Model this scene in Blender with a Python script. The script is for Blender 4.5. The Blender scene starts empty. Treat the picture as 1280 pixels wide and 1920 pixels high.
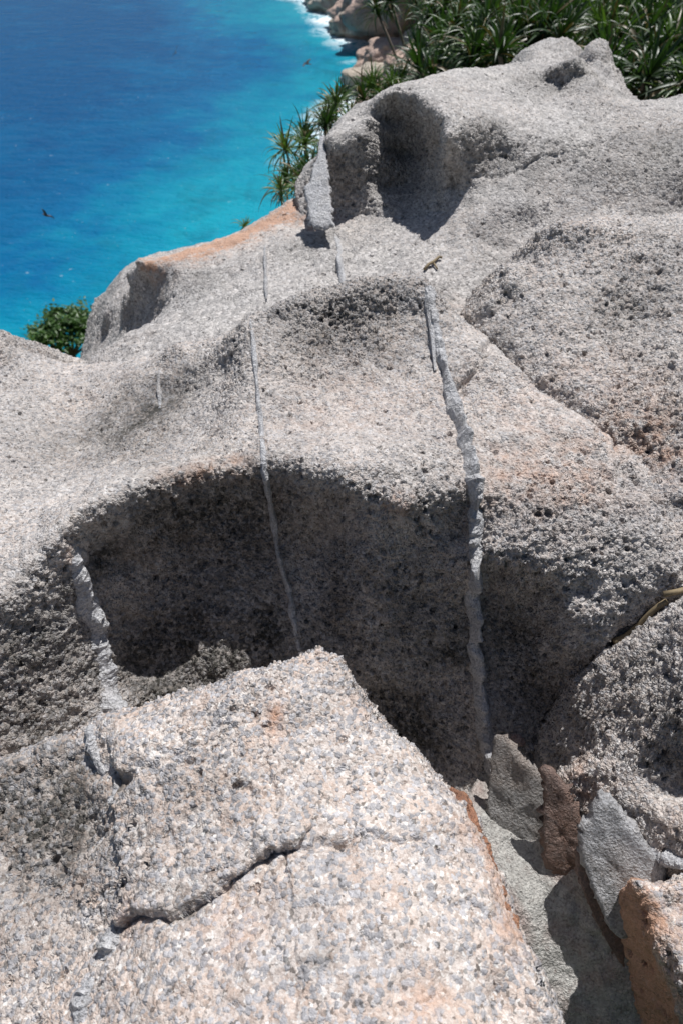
import bpy, math, random
import numpy as np
from mathutils import Vector
from mathutils.bvhtree import BVHTree
random.seed(7); rng = np.random.default_rng(7)
R = math.radians
scene = bpy.context.scene
col = scene.collection

# ------------------------------------------------------------------ camera
PITCH = R(46.0); FPX = 1280.0
cd = bpy.data.cameras.new('camera'); cam = bpy.data.objects.new('camera', cd); col.objects.link(cam)
cd.sensor_fit = 'VERTICAL'; cd.sensor_height = 36.0; cd.sensor_width = 24.0; cd.lens = 24.0
cd.clip_start = 0.05; cd.clip_end = 3000
cam.location = (0, 0, 0); cam.rotation_euler = (math.pi/2 - PITCH, 0, 0)
cd.dof.use_dof = True; cd.dof.focus_distance = 1.6; cd.dof.aperture_fstop = 4.6
scene.camera = cam
# ------------------------------------------------------------------ sky and sun
SUN_EL, SUN_AZ = R(62), R(26)          # azimuth from +Y towards +X
w = bpy.data.worlds.new('World'); scene.world = w; w.use_nodes = True
nt = w.node_tree; bg = nt.nodes['Background']
sky = nt.nodes.new('ShaderNodeTexSky'); sky.sky_type = 'NISHITA'; sky.sun_disc = False
sky.sun_elevation = SUN_EL; sky.sun_rotation = SUN_AZ
nt.links.new(sky.outputs[0], bg.inputs[0]); bg.inputs[1].default_value = 0.062
sl = bpy.data.lights.new('sun', 'SUN'); sl.energy = 4.8; sl.angle = R(0.53); sl.color = (1, 0.985, 0.965)
so = bpy.data.objects.new('sun', sl); col.objects.link(so)
sd = Vector((math.sin(SUN_AZ)*math.cos(SUN_EL), math.cos(SUN_AZ)*math.cos(SUN_EL), math.sin(SUN_EL)))
so.rotation_euler = sd.to_track_quat('Z', 'Y').to_euler(); so.location = (5, 5, 20)
vs = scene.view_settings; vs.view_transform = 'Standard'; vs.look = 'None'; vs.exposure = 0.14; vs.gamma = 1.0
vs.use_curve_mapping = False
SEA = -16.0

# ------------------------------------------------------------------ helpers
cP, sP = math.cos(PITCH), math.sin(PITCH)
def ray(u, v):
    a = (u-640)/FPX; b = (960-v)/FPX
    return np.array([a, cP+b*sP, -sP+b*cP])
def pt(u, v, d): return ray(u, v)*d

def tag(o, label=None, cat=None, group=None, kind=None):
    if label: o['label'] = label
    if cat: o['category'] = cat
    if group: o['group'] = group
    if kind: o['kind'] = kind
    return o
def mesh_obj(name, V, F, mat, parent=None, smooth=True):
    me = bpy.data.meshes.new(name)
    if isinstance(F, np.ndarray):
        V = np.asarray(V, np.float32); n = len(F); k = F.shape[1]
        me.vertices.add(len(V)); me.vertices.foreach_set('co', V.ravel())
        me.loops.add(n*k); me.loops.foreach_set('vertex_index', F.astype(np.int32).ravel())
        me.polygons.add(n); me.polygons.foreach_set('loop_start', np.arange(0, n*k, k, dtype=np.int32))
        me.update(calc_edges=True)
    else:
        me.from_pydata([tuple(map(float, p)) for p in V], [], F); me.update()
    me.validate()
    if smooth: me.polygons.foreach_set('use_smooth', [True]*len(me.polygons))
    if mat: me.materials.append(mat)
    o = bpy.data.objects.new(name, me); col.objects.link(o)
    if parent: o.parent = parent
    return o
def attr(o, name, arr):
    a = o.data.attributes.new(name, 'FLOAT', 'POINT'); a.data.foreach_set('value', np.asarray(arr, np.float32))
def empty(name, loc=(0, 0, 0)):
    o = bpy.data.objects.new(name, None); o.location = loc; col.objects.link(o); o.empty_display_size = .1; return o

# value noise in numpy
def _h(ix, iy, iz, s):
    n = (ix.astype(np.int64)*374761393 + iy.astype(np.int64)*668265263 + iz.astype(np.int64)*2147483647 + s*974634777) & 0xffffffff
    n = ((n ^ (n >> 13))*1274126177) & 0xffffffff
    n = ((n ^ (n >> 16))*2246822519) & 0xffffffff
    return ((n ^ (n >> 15)) & 0xffffff)/float(0xffffff)
def vnoise(P, scale, seed=0):
    Q = np.asarray(P)*scale + 100.0; I = np.floor(Q); f = Q-I; f = f*f*(3-2*f); I = I.astype(np.int64)
    r = 0
    for dx in (0, 1):
        for dy in (0, 1):
            for dz in (0, 1):
                wgt = (f[:, 0] if dx else 1-f[:, 0])*(f[:, 1] if dy else 1-f[:, 1])*(f[:, 2] if dz else 1-f[:, 2])
                r = r + wgt*_h(I[:, 0]+dx, I[:, 1]+dy, I[:, 2]+dz, seed)
    return r*2-1
def fbm(P, scale, seed=0, oct=4, gain=.5):
    r = 0; a = 1
    for k in range(oct): r = r + a*vnoise(P, scale*2**k, seed+k); a *= gain
    return r

# ------------------------------------------------------------------ materials
class NT:
    def __init__(s, name):
        s.m = bpy.data.materials.new(name); s.m.use_nodes = True; s.t = s.m.node_tree
        s.bsdf = s.t.nodes['Principled BSDF']; s.out = s.t.nodes['Material Output']
    def n(s, typ, **kw):
        nd = s.t.nodes.new(typ)
        for k, v in kw.items():
            if k.startswith('i_'):
                key = k[2:]
                key = int(key) if key.isdigit() else key
                s.set(nd.inputs[key], v)
            else: setattr(nd, k, v)
        return nd
    def set(s, sock, v):
        if isinstance(v, bpy.types.NodeSocket): s.t.links.new(v, sock)
        else: sock.default_value = v
    def math(s, op, a, b=None, c=None, clamp=False):
        nd = s.t.nodes.new('ShaderNodeMath'); nd.operation = op; nd.use_clamp = clamp
        for i, x in enumerate((a, b, c)):
            if x is not None: s.set(nd.inputs[i], x)
        return nd.outputs[0]
    def mix(s, f, a, b, blend='MIX'):
        nd = s.t.nodes.new('ShaderNodeMix'); nd.data_type = 'RGBA'; nd.blend_type = blend
        s.set(nd.inputs[0], f)
        for i, x in ((6, a), (7, b)):
            s.set(nd.inputs[i], x if isinstance(x, bpy.types.NodeSocket) else (*x, 1))
        return nd.outputs[2]
    def ramp(s, f, stops, interp='LINEAR'):
        nd = s.t.nodes.new('ShaderNodeValToRGB'); nd.color_ramp.interpolation = interp; s.set(nd.inputs[0], f)
        e = nd.color_ramp.elements
        while len(e) < len(stops): e.new(.5)
        for el, (p, c) in zip(e, stops):
            el.position = p; el.color = (*c, 1) if len(c) == 3 else c
        return nd.outputs[0]
    def rng(s, f, a, b, c=0., d=1.):
        nd = s.t.nodes.new('ShaderNodeMapRange'); s.set(nd.inputs[0], f)
        for i, x in enumerate((a, b, c, d)): nd.inputs[i+1].default_value = x
        return nd.outputs[0]
    def noise(s, vec, scale, detail=3, rough=.55, dist=0.):
        nd = s.n('ShaderNodeTexNoise'); s.set(nd.inputs['Vector'], vec); nd.inputs['Scale'].default_value = scale
        nd.inputs['Detail'].default_value = detail; nd.inputs['Roughness'].default_value = rough; nd.inputs['Distortion'].default_value = dist
        return nd.outputs[0]
    def coord(s): return s.n('ShaderNodeTexCoord').outputs['Object']
    def attr(s, name): return s.n('ShaderNodeAttribute', attribute_name=name).outputs['Fac']
    def vadd(s, a, b):
        nd = s.n('ShaderNodeVectorMath', operation='ADD'); s.set(nd.inputs[0], a); s.set(nd.inputs[1], b); return nd.outputs[0]
    def vscale(s, a, f):
        nd = s.n('ShaderNodeVectorMath', operation='SCALE'); s.set(nd.inputs[0], a); s.set(nd.inputs['Scale'], f); return nd.outputs[0]

def granite(name, grain=125., fresh=0., grey=0., relief=1.0, tone=1.0):
    """coarse granite: proud rounded grey quartz nodules in a crumbly cream and pink feldspar matrix; attributes pit, dark, warm"""
    s = NT(name); co = s.coord()
    wn = s.n('ShaderNodeTexNoise'); s.set(wn.inputs['Vector'], co); wn.inputs['Scale'].default_value = grain*1.3
    wn.inputs['Detail'].default_value = 2
    off = s.vscale(s.vadd(wn.outputs['Color'], (-.5, -.5, -.5)), 1.1/grain)
    cw = s.vadd(co, off)
    def vor(scale):
        v = s.n('ShaderNodeTexVoronoi', feature='F1'); s.set(v.inputs['Vector'], cw); v.inputs['Scale'].default_value = scale
        sp = s.n('ShaderNodeSeparateColor'); s.set(sp.inputs[0], v.outputs['Color'])
        return v.outputs['Distance'], sp.outputs
    dist, (r1, r2, r3) = vor(grain)
    dist2, (q1, q2, q3) = vor(grain*1.9)
    pit, dark, warm = s.attr('pit'), s.attr('dark'), s.attr('warm')
    big = s.noise(co, 2.2, 2); mid = s.noise(co, 14, 3); fine = s.noise(co, grain*3.2, 1)
    clump = s.noise(co, grain*.2, 2)
    isq = s.math('MULTIPLY', s.rng(s.math('ADD', r1, s.math('MULTIPLY', s.math('SUBTRACT', clump, .5), 1.1)), .50, .56, 1, 0), s.rng(dist, .50, .66, 1, 0))
    quartz = s.ramp(r2, [(0, (.30, .29, .30)), (.5, (.39, .38, .395)), (1, (.53, .515, .53))])
    feld = s.ramp(q2, [(0, (.36, .29, .25)), (.25, (.53, .455, .41)), (.6, (.63, .56, .515)), (.85, (.70, .64, .60)), (1, (.84, .82, .79))])
    feld = s.mix(s.math('MULTIPLY', s.rng(s.math('ADD', mid, s.math('MULTIPLY', q3, .25)), .60, .80), .5), feld, (.62, .44, .34))
    base = s.mix(isq, feld, quartz)
    weather = s.rng(s.math('ADD', s.math('MULTIPLY', big, .7), s.math('MULTIPLY', mid, .4)), .36, .66)
    skin = s.ramp(r2, [(0, (.31, .295, .29)), (.35, (.43, .41, .395)), (.7, (.54, .51, .49)), (1, (.68, .65, .63))])
    base = s.mix(s.math('MULTIPLY', s.math('ADD', s.math('MULTIPLY', weather, .5), grey, clamp=True), 1 - fresh), base, skin)
    base = s.mix(s.math('MULTIPLY', s.math('LESS_THAN', q1, .06), .65), base, (.06, .055, .05))
    base = s.mix(s.math('MULTIPLY_ADD', warm, s.rng(s.math('ADD', s.math('MULTIPLY', mid, .4), s.math('MULTIPLY', s.noise(co, 38, 3, .65), .6)), .40, .64), s.math('MAXIMUM', s.math('SUBTRACT', s.math('MULTIPLY', warm, .8), .8), 0.)), base, (.56, .35, .25))
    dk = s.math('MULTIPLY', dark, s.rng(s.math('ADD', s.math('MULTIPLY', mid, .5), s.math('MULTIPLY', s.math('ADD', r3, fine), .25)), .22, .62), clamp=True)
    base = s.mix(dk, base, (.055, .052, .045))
    base = s.mix(1.0, base, s.ramp(s.noise(co, 5, 3), [(.3, (.86*tone, .86*tone, .86*tone)), (.7, (1.08*tone, 1.07*tone, 1.05*tone))]), 'MULTIPLY')
    base = s.mix(1.0, base, s.ramp(fine, [(.25, (.78, .78, .78)), (.75, (1.12, 1.12, 1.12))]), 'MULTIPLY')
    s.set(s.bsdf.inputs['Base Color'], base)
    s.set(s.bsdf.inputs['Roughness'], s.math('SUBTRACT', .85, s.math('MULTIPLY', isq, .35)))
    s.bsdf.inputs['Specular IOR Level'].default_value = .35
    g = relief/grain
    rough = s.math('ADD', .30, s.math('MULTIPLY', pit, .9))
    ball = s.math('SQRT', s.rng(dist, .62, .15, 0, 1))                       # rounded grain, deep joint between grains
    nod = s.math('MULTIPLY', s.math('MULTIPLY', ball, s.math('ADD', s.math('ADD', .30, s.math('MULTIPLY', isq, .35)), s.math('MULTIPLY', r3, .9))), .42*g)
    mat = s.math('MULTIPLY', s.math('MULTIPLY', s.math('SUBTRACT', .7, dist2), q3), .35*g)
    h = s.math('MULTIPLY', s.math('SUBTRACT', s.math('ADD', nod, mat), .30*g), rough)
    dh, (h1, h2, h3) = vor(grain*.45)
    hole = s.math('MULTIPLY', s.rng(dh, .12, .50, 1, 0), s.math('LESS_THAN', h1, s.math('MULTIPLY', pit, .5)))
    hole = s.math('MULTIPLY', hole, s.math('ADD', .3, h2))
    h = s.math('SUBTRACT', h, s.math('MULTIPLY', hole, 1.3*g))
    h = s.math('ADD', h, s.math('MULTIPLY', s.math('SUBTRACT', s.noise(co, grain*.33, 4, .6), .5), s.math('MULTIPLY', s.math('ADD', pit, .2), 1.5*g)))
    h = s.math('ADD', h, s.math('MULTIPLY', fine, .12*g))
    dn = s.n('ShaderNodeDisplacement'); s.set(dn.inputs['Height'], h); dn.inputs['Midlevel'].default_value = 0; dn.inputs['Scale'].default_value = 1
    s.t.links.new(dn.outputs[0], s.out.inputs['Displacement'])
    s.m.displacement_method = 'BOTH'
    return s.m

def quartz_mat(name, a=(.50, .50, .51), b=(.30, .30, .31), tint=(.40, .33, .27), ta=.35):
    s = NT(name); co = s.coord()
    n1 = s.noise(co, 22, 5, .65); n2 = s.noise(co, 150, 4, .6); n3 = s.noise(co, 9, 3)
    c = s.mix(s.rng(n1, .35, .65), b, a)
    c = s.mix(s.math('MULTIPLY', s.rng(n3, .48, .7), ta), c, tint)
    c = s.mix(s.math('MULTIPLY', s.rng(n2, .52, .70), .45), c, tuple(min(.8, x*1.45) for x in a))
    c = s.mix(s.math('MULTIPLY', s.rng(n2, .46, .32), .6), c, (.10, .095, .085))
    vv = s.n('ShaderNodeTexVoronoi', feature='F1'); s.set(vv.inputs['Vector'], co); vv.inputs['Scale'].default_value = 210
    vs_ = s.n('ShaderNodeSeparateColor'); s.set(vs_.inputs[0], vv.outputs['Color'])
    c = s.mix(1.0, c, s.ramp(vs_.outputs[0], [(0, (.84, .83, .82)), (.5, (1, 1, 1)), (1, (1.14, 1.13, 1.12))]), 'MULTIPLY')
    mp = s.n('ShaderNodeMapping'); s.set(mp.inputs[0], co); mp.inputs['Scale'].default_value = (1, 1, .18)
    n4 = s.noise(mp.outputs[0], 70, 4, .65); c = s.mix(s.math('MULTIPLY', s.rng(n4, .55, .72), .5), c, tuple(x*.45 for x in tint))
    s.set(s.bsdf.inputs['Base Color'], c); s.bsdf.inputs['Roughness'].default_value = .55
    bp = s.n('ShaderNodeBump'); bp.inputs['Strength'].default_value = 1.0; bp.inputs['Distance'].default_value = .010
    s.set(bp.inputs['Height'], s.math('ADD', s.math('ADD', n2, n4), s.math('MULTIPLY', n1, 1.4))); s.t.links.new(bp.outputs[0], s.bsdf.inputs['Normal'])
    return s.m

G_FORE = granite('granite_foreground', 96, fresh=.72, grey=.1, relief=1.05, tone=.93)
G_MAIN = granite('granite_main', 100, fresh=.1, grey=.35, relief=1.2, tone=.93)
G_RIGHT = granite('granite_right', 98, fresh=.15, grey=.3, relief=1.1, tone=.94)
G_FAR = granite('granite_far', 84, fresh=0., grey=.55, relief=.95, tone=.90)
Q_GREY = quartz_mat('quartz_grey')
Q_PALE = quartz_mat('quartz_pale', (.58, .58, .59), (.40, .40, .42), (.50, .45, .40), .25)
Q_DARK = quartz_mat('quartz_weathered', (.34, .33, .32), (.20, .19, .18), (.30, .22, .17), .5)
Q_RED = quartz_mat('iron_stained_rock', (.40, .20, .12), (.22, .10, .06), (.45, .24, .14), .6)
Q_FLOOR = quartz_mat('crevice_floor', (.50, .49, .46), (.33, .32, .30), (.36, .24, .21), .6)
Q_RDARK = quartz_mat('rusty_quartz', (.24, .17, .145), (.13, .085, .07), (.26, .13, .08), .6)
Q_PINK = quartz_mat('pink_stained_rock', (.46, .36, .33), (.30, .21, .19), (.42, .20, .13), .5)

# ------------------------------------------------------------------ rock surfaces through measured points
class Rock:
    """a rock face through control points (pixel, depth), as a height field over a tilted base plane"""
    def __init__(s, pts, tilt, c=.07, smooth=0.004, lines=(), roll=0):
        t = R(tilt); ro = R(roll); pts = list(pts)
        for ln in lines:                                     # crisp edges: extra points along them
            for a, b in zip(ln[:-1], ln[1:]):
                k = max(1, int(math.hypot(b[0]-a[0], b[1]-a[1])/18))
                pts += [tuple(a[j]+(b[j]-a[j])*i/k for j in range(3)) for i in range(k)]
            pts.append(ln[-1])
        pts = list({(round(p[0]), round(p[1])): p for p in pts}.values())
        # the rock goes on past the picture's sides
        pts += [(u-430, v+20, d*1.02) for u, v, d in pts if u <= -100] + [(u+330, v+10, d*1.02) for u, v, d in pts if u >= 1400]
        s.en = np.array([-math.sin(ro), -math.sin(t), 0.]); s.en[2] = math.sqrt(max(.05, 1-(s.en**2).sum()))
        s.ev = np.array([0, math.cos(t), math.sin(t)]); s.ev -= s.en*(s.ev@s.en); s.ev /= np.linalg.norm(s.ev); s.ex = np.cross(s.ev, s.en)
        P = np.array([pt(*p) for p in pts]); s.c = c
        s.Q = np.stack([P@s.ex, P@s.ev], 1); h = P@s.en
        n = len(P); K = s.phi(np.linalg.norm(s.Q[:, None]-s.Q[None], axis=2))
        A = np.zeros((n+3, n+3)); A[:n, :n] = K - smooth*np.eye(n); A[:n, n] = 1; A[n, :n] = 1; A[:n, n+1:] = s.Q; A[n+1:, :n] = s.Q.T
        b = np.zeros(n+3); b[:n] = h; s.w = np.linalg.solve(A, b)
        # convex hull in plan
        pts2 = sorted(map(tuple, s.Q))
        def half(ps):
            o = []
            for p in ps:
                while len(o) > 1 and (o[-1][0]-o[-2][0])*(p[1]-o[-2][1])-(o[-1][1]-o[-2][1])*(p[0]-o[-2][0]) <= 0: o.pop()
                o.append(p)
            return o[:-1]
        s.hull = np.array(half(pts2)+half(pts2[::-1]))
        s.faults = []; s.grooves = []; s.marks = []
        X, Y, M, idx, F = s.grid(.025)
        V = s.to3(X, Y, s.h(X, Y)); s.bvh = BVHTree.FromPolygons([tuple(p) for p in V], F.tolist())
    def phi(s, r): return np.sqrt(r*r+s.c*s.c)
    def h(s, X, Y):
        out = np.empty(len(X)); n = len(s.Q)
        for i in range(0, len(X), 60000):
            x = X[i:i+60000]; y = Y[i:i+60000]
            r = np.hypot(x[:, None]-s.Q[:, 0], y[:, None]-s.Q[:, 1])
            out[i:i+60000] = s.phi(r)@s.w[:n] + s.w[n] + s.w[n+1]*x + s.w[n+2]*y
        return out
    def to3(s, X, Y, H): return X[:, None]*s.ex + Y[:, None]*s.ev + H[:, None]*s.en
    def grid(s, step):
        lo = s.hull.min(0); hi = s.hull.max(0)
        nx = int((hi[0]-lo[0])/step)+2; ny = int((hi[1]-lo[1])/step)+2
        X, Y = np.meshgrid(lo[0]+np.arange(nx)*step, lo[1]+np.arange(ny)*step, indexing='ij'); X = X.ravel(); Y = Y.ravel()
        M = np.ones(len(X), bool); Hn = len(s.hull)
        for i in range(Hn):
            p = s.hull[i]; q = s.hull[(i+1) % Hn]
            M &= (q[0]-p[0])*(Y-p[1])-(q[1]-p[1])*(X-p[0]) >= -step*.5*np.hypot(*(q-p))
        I = np.arange(nx*ny).reshape(nx, ny)
        F = np.stack([I[:-1, :-1], I[1:, :-1], I[1:, 1:], I[:-1, 1:]], -1).reshape(-1, 4)
        F = F[M[F].all(1)]
        used = np.unique(F); idx = np.full(nx*ny, -1); idx[used] = np.arange(len(used))
        return X[used], Y[used], M, idx, idx[F]
    def hit(s, u, v):
        d = ray(u, v); d = d/np.linalg.norm(d)
        loc, nor, i, dist = s.bvh.ray_cast(Vector((0, 0, 0)), Vector(d))
        if loc is None:
            loc, nor, i, dist = s.bvh.find_nearest(Vector(d*2.0))
        n = np.array(nor); n = n if n@s.en > 0 else -n
        return np.array(loc), n
    def q(s, u, v):
        p, _ = s.hit(u, v); return np.array([p@s.ex, p@s.ev])
    def polyq(s, pl): return np.array([s.q(*p[:2]) for p in pl])
    @staticmethod
    def dist_poly(X, Y, L):
        D = np.full(len(X), 1e9)
        for a, b in zip(L[:-1], L[1:]):
            ab = b-a; t = np.clip(((X-a[0])*ab[0]+(Y-a[1])*ab[1])/max(1e-9, ab@ab), 0, 1)
            D = np.minimum(D, np.hypot(X-a[0]-t*ab[0], Y-a[1]-t*ab[1]))
        return D
    @staticmethod
    def inside(X, Y, L):
        I = np.zeros(len(X), bool); n = len(L); j = n-1
        for i in range(n):
            xi, yi = L[i]; xj, yj = L[j]
            c = ((yi > Y) != (yj > Y)) & (X < (xj-xi)*(Y-yi)/(yj-yi+1e-12)+xi); I ^= c; j = i
        return I
    def build(s, name, step, mat, skirt=.5, rough=.012, pitbase=.35, lump=.03, jag=.006):
        X, Y, M, idx, F = s.grid(step)
        H = s.h(X, Y); V = s.to3(X, Y, H)
        # wobble so that cracks run unevenly
        wob = .010*np.stack([fbm(V, 30, 11, 3), fbm(V, 30, 31, 3)], 1)
        Xw, Yw = X+wob[:, 0], Y+wob[:, 1]
        off = lump*fbm(V, 5.5, 3, 3) *.6 + rough*fbm(V, 22, 9, 4)
        for poly, line, hgt, L in s.faults:
            ins = s.inside(Xw, Yw, s.polyq(poly)); d = s.dist_poly(Xw, Yw, s.polyq(line))
            off += np.where(ins, hgt*np.exp(-d/L), 0)
        crack = np.zeros(len(X))
        for line, depth, wid in s.grooves:
            L = s.polyq(line); d = s.dist_poly(Xw, Yw, L)
            g = np.exp(-(d/wid)**2)*(.55+.45*vnoise(V, 25, 77)); off -= depth*g; crack = np.maximum(crack, g)
        # slope of the face decides how pitted it is
        me_n = np.zeros_like(V); a, b, c, dd = (V[F[:, k]] for k in range(4))
        fn = np.cross(c-a, dd-b)
        for k in range(4): np.add.at(me_n, F[:, k], fn)
        me_n /= np.linalg.norm(me_n, axis=1)[:, None]+1e-12
        steep = np.clip((.93-me_n[:, 2])/.45, 0, 1)
        pit = np.clip(pitbase + .65*steep + .30*fbm(V, 4, 51, 3), 0, 1.3)
        dark = np.zeros(len(X)); warm = np.zeros(len(X))
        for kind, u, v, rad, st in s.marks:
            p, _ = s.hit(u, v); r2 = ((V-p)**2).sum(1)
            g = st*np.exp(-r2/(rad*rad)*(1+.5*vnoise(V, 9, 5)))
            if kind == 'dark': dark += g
            elif kind == 'warm': warm += g
            elif kind == 'smooth': pit *= 1-np.clip(g, 0, 1)
            elif kind == 'pit': pit += g
            elif kind == 'bump': off += g
        off += jag*pit*fbm(V, 60, 21, 3)
        V = V + me_n*off[:, None]
        # skirt: the rock goes on downwards from its buried rim
        E = np.concatenate([F[:, [0, 1]], F[:, [1, 2]], F[:, [2, 3]], F[:, [3, 0]]])
        key = np.sort(E, 1); _, inv, cnt = np.unique(key[:, 0].astype(np.int64)*len(V)+key[:, 1], return_inverse=True, return_counts=True)
        B = E[cnt[inv] == 1]; bv = np.unique(B); mp = np.full(len(V), -1); mp[bv] = len(V)+np.arange(len(bv))
        cen = V.mean(0); low = V[bv].copy(); low[:, 2] -= skirt; low[:, :2] += (cen[:2]-low[:, :2])*.06
        SF = np.stack([B[:, 1], B[:, 0], mp[B[:, 0]], mp[B[:, 1]]], 1)
        V2 = np.concatenate([V, low]); F2 = np.concatenate([F, SF])
        o = mesh_obj(name, V2, F2, mat); z = np.zeros(len(bv))
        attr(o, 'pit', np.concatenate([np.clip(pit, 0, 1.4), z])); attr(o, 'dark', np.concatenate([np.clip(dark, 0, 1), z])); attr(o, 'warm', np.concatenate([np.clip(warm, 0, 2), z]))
        return o

# ---- foreground block, bottom left
fore = Rock([
    # right edge of the block, above the crevice, then the drop
    (1045,1915,1.02),(1000,1800,1.08),(950,1690,1.15),(915,1590,1.22),(880,1500,1.27),(840,1470,1.28),(790,1410,1.31),(740,1375,1.34),(690,1310,1.37),(655,1262,1.40),
    (640,1235,1.41),(595,1214,1.42),(550,1235,1.39),(450,1255,1.37),(380,1290,1.36),(300,1325,1.35),(215,1335,1.36),(175,1348,1.36),(90,1390,1.37),(0,1425,1.38),(-120,1470,1.38),
    # body
    (600,1260,1.36),(600,1350,1.29),(500,1400,1.24),(400,1380,1.26),(300,1400,1.25),(240,1420,1.26),(750,1480,1.22),(650,1450,1.22),
    (500,1560,1.12),(620,1580,1.125),(750,1600,1.11),(860,1600,1.15),(400,1560,1.14),(300,1580,1.15),(250,1650,1.14),(350,1680,1.10),
    (480,1680,1.085),(600,1700,1.05),(750,1720,1.03),(880,1720,1.07),(500,1800,1.005),(300,1800,1.04),(650,1850,.97),(850,1850,.99),(950,1880,1.01),(400,1930,.95),(640,2050,.89),(1000,2050,.95),(250,1900,1.01),
    (170,1420,1.33),(80,1460,1.345),(0,1500,1.35),(100,1560,1.29),(180,1560,1.26),(0,1620,1.28),(120,1680,1.21),(0,1750,1.19),(200,1740,1.14),(120,1820,1.12),(0,1900,1.10),(150,1920,1.05),(0,2050,1.02),(-150,1700,1.25),(-150,2050,1.05),
    # hidden back, dropping behind the crest, and the right side dropping into the crevice
    (600,1300,1.78),(450,1330,1.74),(250,1400,1.72),(0,1480,1.75),(-120,1520,1.75),(700,1390,1.75),(800,1490,1.68),(880,1560,1.62),(930,1680,1.50),(985,1800,1.42),(1040,1930,1.36),(1040,2060,1.25),(640,2400,.79),(0,2400,.85),(1000,2400,.82),(-550,2400,.88)],
    tilt=0, c=.012, smooth=.0015, lines=[
    [(1045,1915,1.02),(1000,1800,1.08),(950,1690,1.15),(915,1590,1.22),(880,1500,1.27),(840,1470,1.28),(790,1410,1.31),(740,1375,1.34),(690,1310,1.37),(655,1262,1.40),(640,1235,1.41),(595,1214,1.42),(550,1235,1.39)],
    [(595,1225,1.40),(605,1300,1.325),(640,1400,1.245),(690,1500,1.175)]])
fore.faults = [([(222,1440),(225,1735),(300,1722),(365,1702),(425,1660),(500,1612),(560,1590),(640,1400),(500,1300),(300,1350)], [(225,1735),(300,1722),(365,1702),(425,1660),(500,1612),(545,1594)], .017, .07),
               ([(222,1340),(222,1735),(500,1700),(700,1500),(500,1300)], [(220,1440),(222,1560),(224,1735)], .012, .05),
               ([(540,1590),(560,1920),(1100,1920),(950,1650),(800,1500)], [(540,1590),(555,1700),(560,1920)], .004, .05)]
fore.grooves = [([(225,1735),(300,1722),(365,1702),(425,1660),(500,1612),(560,1590),(640,1582)], .024, .007),
                ([(220,1450),(223,1560),(222,1650),(226,1735)], .016, .005), ([(500,1420),(515,1490),(535,1590),(548,1700),(560,1800),(562,1900)], .010, .0045),
                ([(450,1470),(505,1500),(520,1520)], .010, .006), ([(180,1440),(215,1462),(240,1475)], .03, .014), ([(470,1590),(500,1625),(495,1640)], .008, .004),
                ([(915,1720),(955,1800),(985,1880),(1000,1930)], .016, .006), ([(880,1690),(920,1800),(940,1910)], .010, .005), ([(0,1655),(90,1620),(200,1560)], .008, .005), ([(60,1700),(75,1600),(110,1500)], .006, .003),
                ([(650,1700),(730,1715),(860,1690)], .007, .004),([(640,1582),(700,1566),(790,1580),(850,1570)], .014, .006),([(470,1470),(480,1560),(470,1640)], .008, .005),([(300,1400),(305,1500),(330,1600)], .007, .005)]
fore.marks = [('warm',518,1325,.014,.8),('warm',516,1345,.015,.9),('warm',513,1368,.015,.8),('warm',511,1390,.012,.7),('warm',440,1740,.05,.4),('warm',240,1730,.03,.8),('warm',880,1570,.03,.8),('warm',915,1620,.03,.9),('warm',850,1480,.03,1),('warm',945,1700,.03,1),('warm',970,1760,.03,.9),('warm',885,1520,.025,1.2),('warm',800,1880,.03,.6),
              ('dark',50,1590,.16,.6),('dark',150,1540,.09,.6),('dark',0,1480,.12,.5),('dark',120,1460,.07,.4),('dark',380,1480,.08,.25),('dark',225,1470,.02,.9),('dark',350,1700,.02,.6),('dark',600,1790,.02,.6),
              ('smooth',700,1650,.25,.65),('smooth',650,1850,.25,.75),('smooth',900,1850,.2,.7),('smooth',350,1850,.2,.5),('pit',100,1550,.15,.35),('pit',380,1450,.12,.35)]

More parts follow.
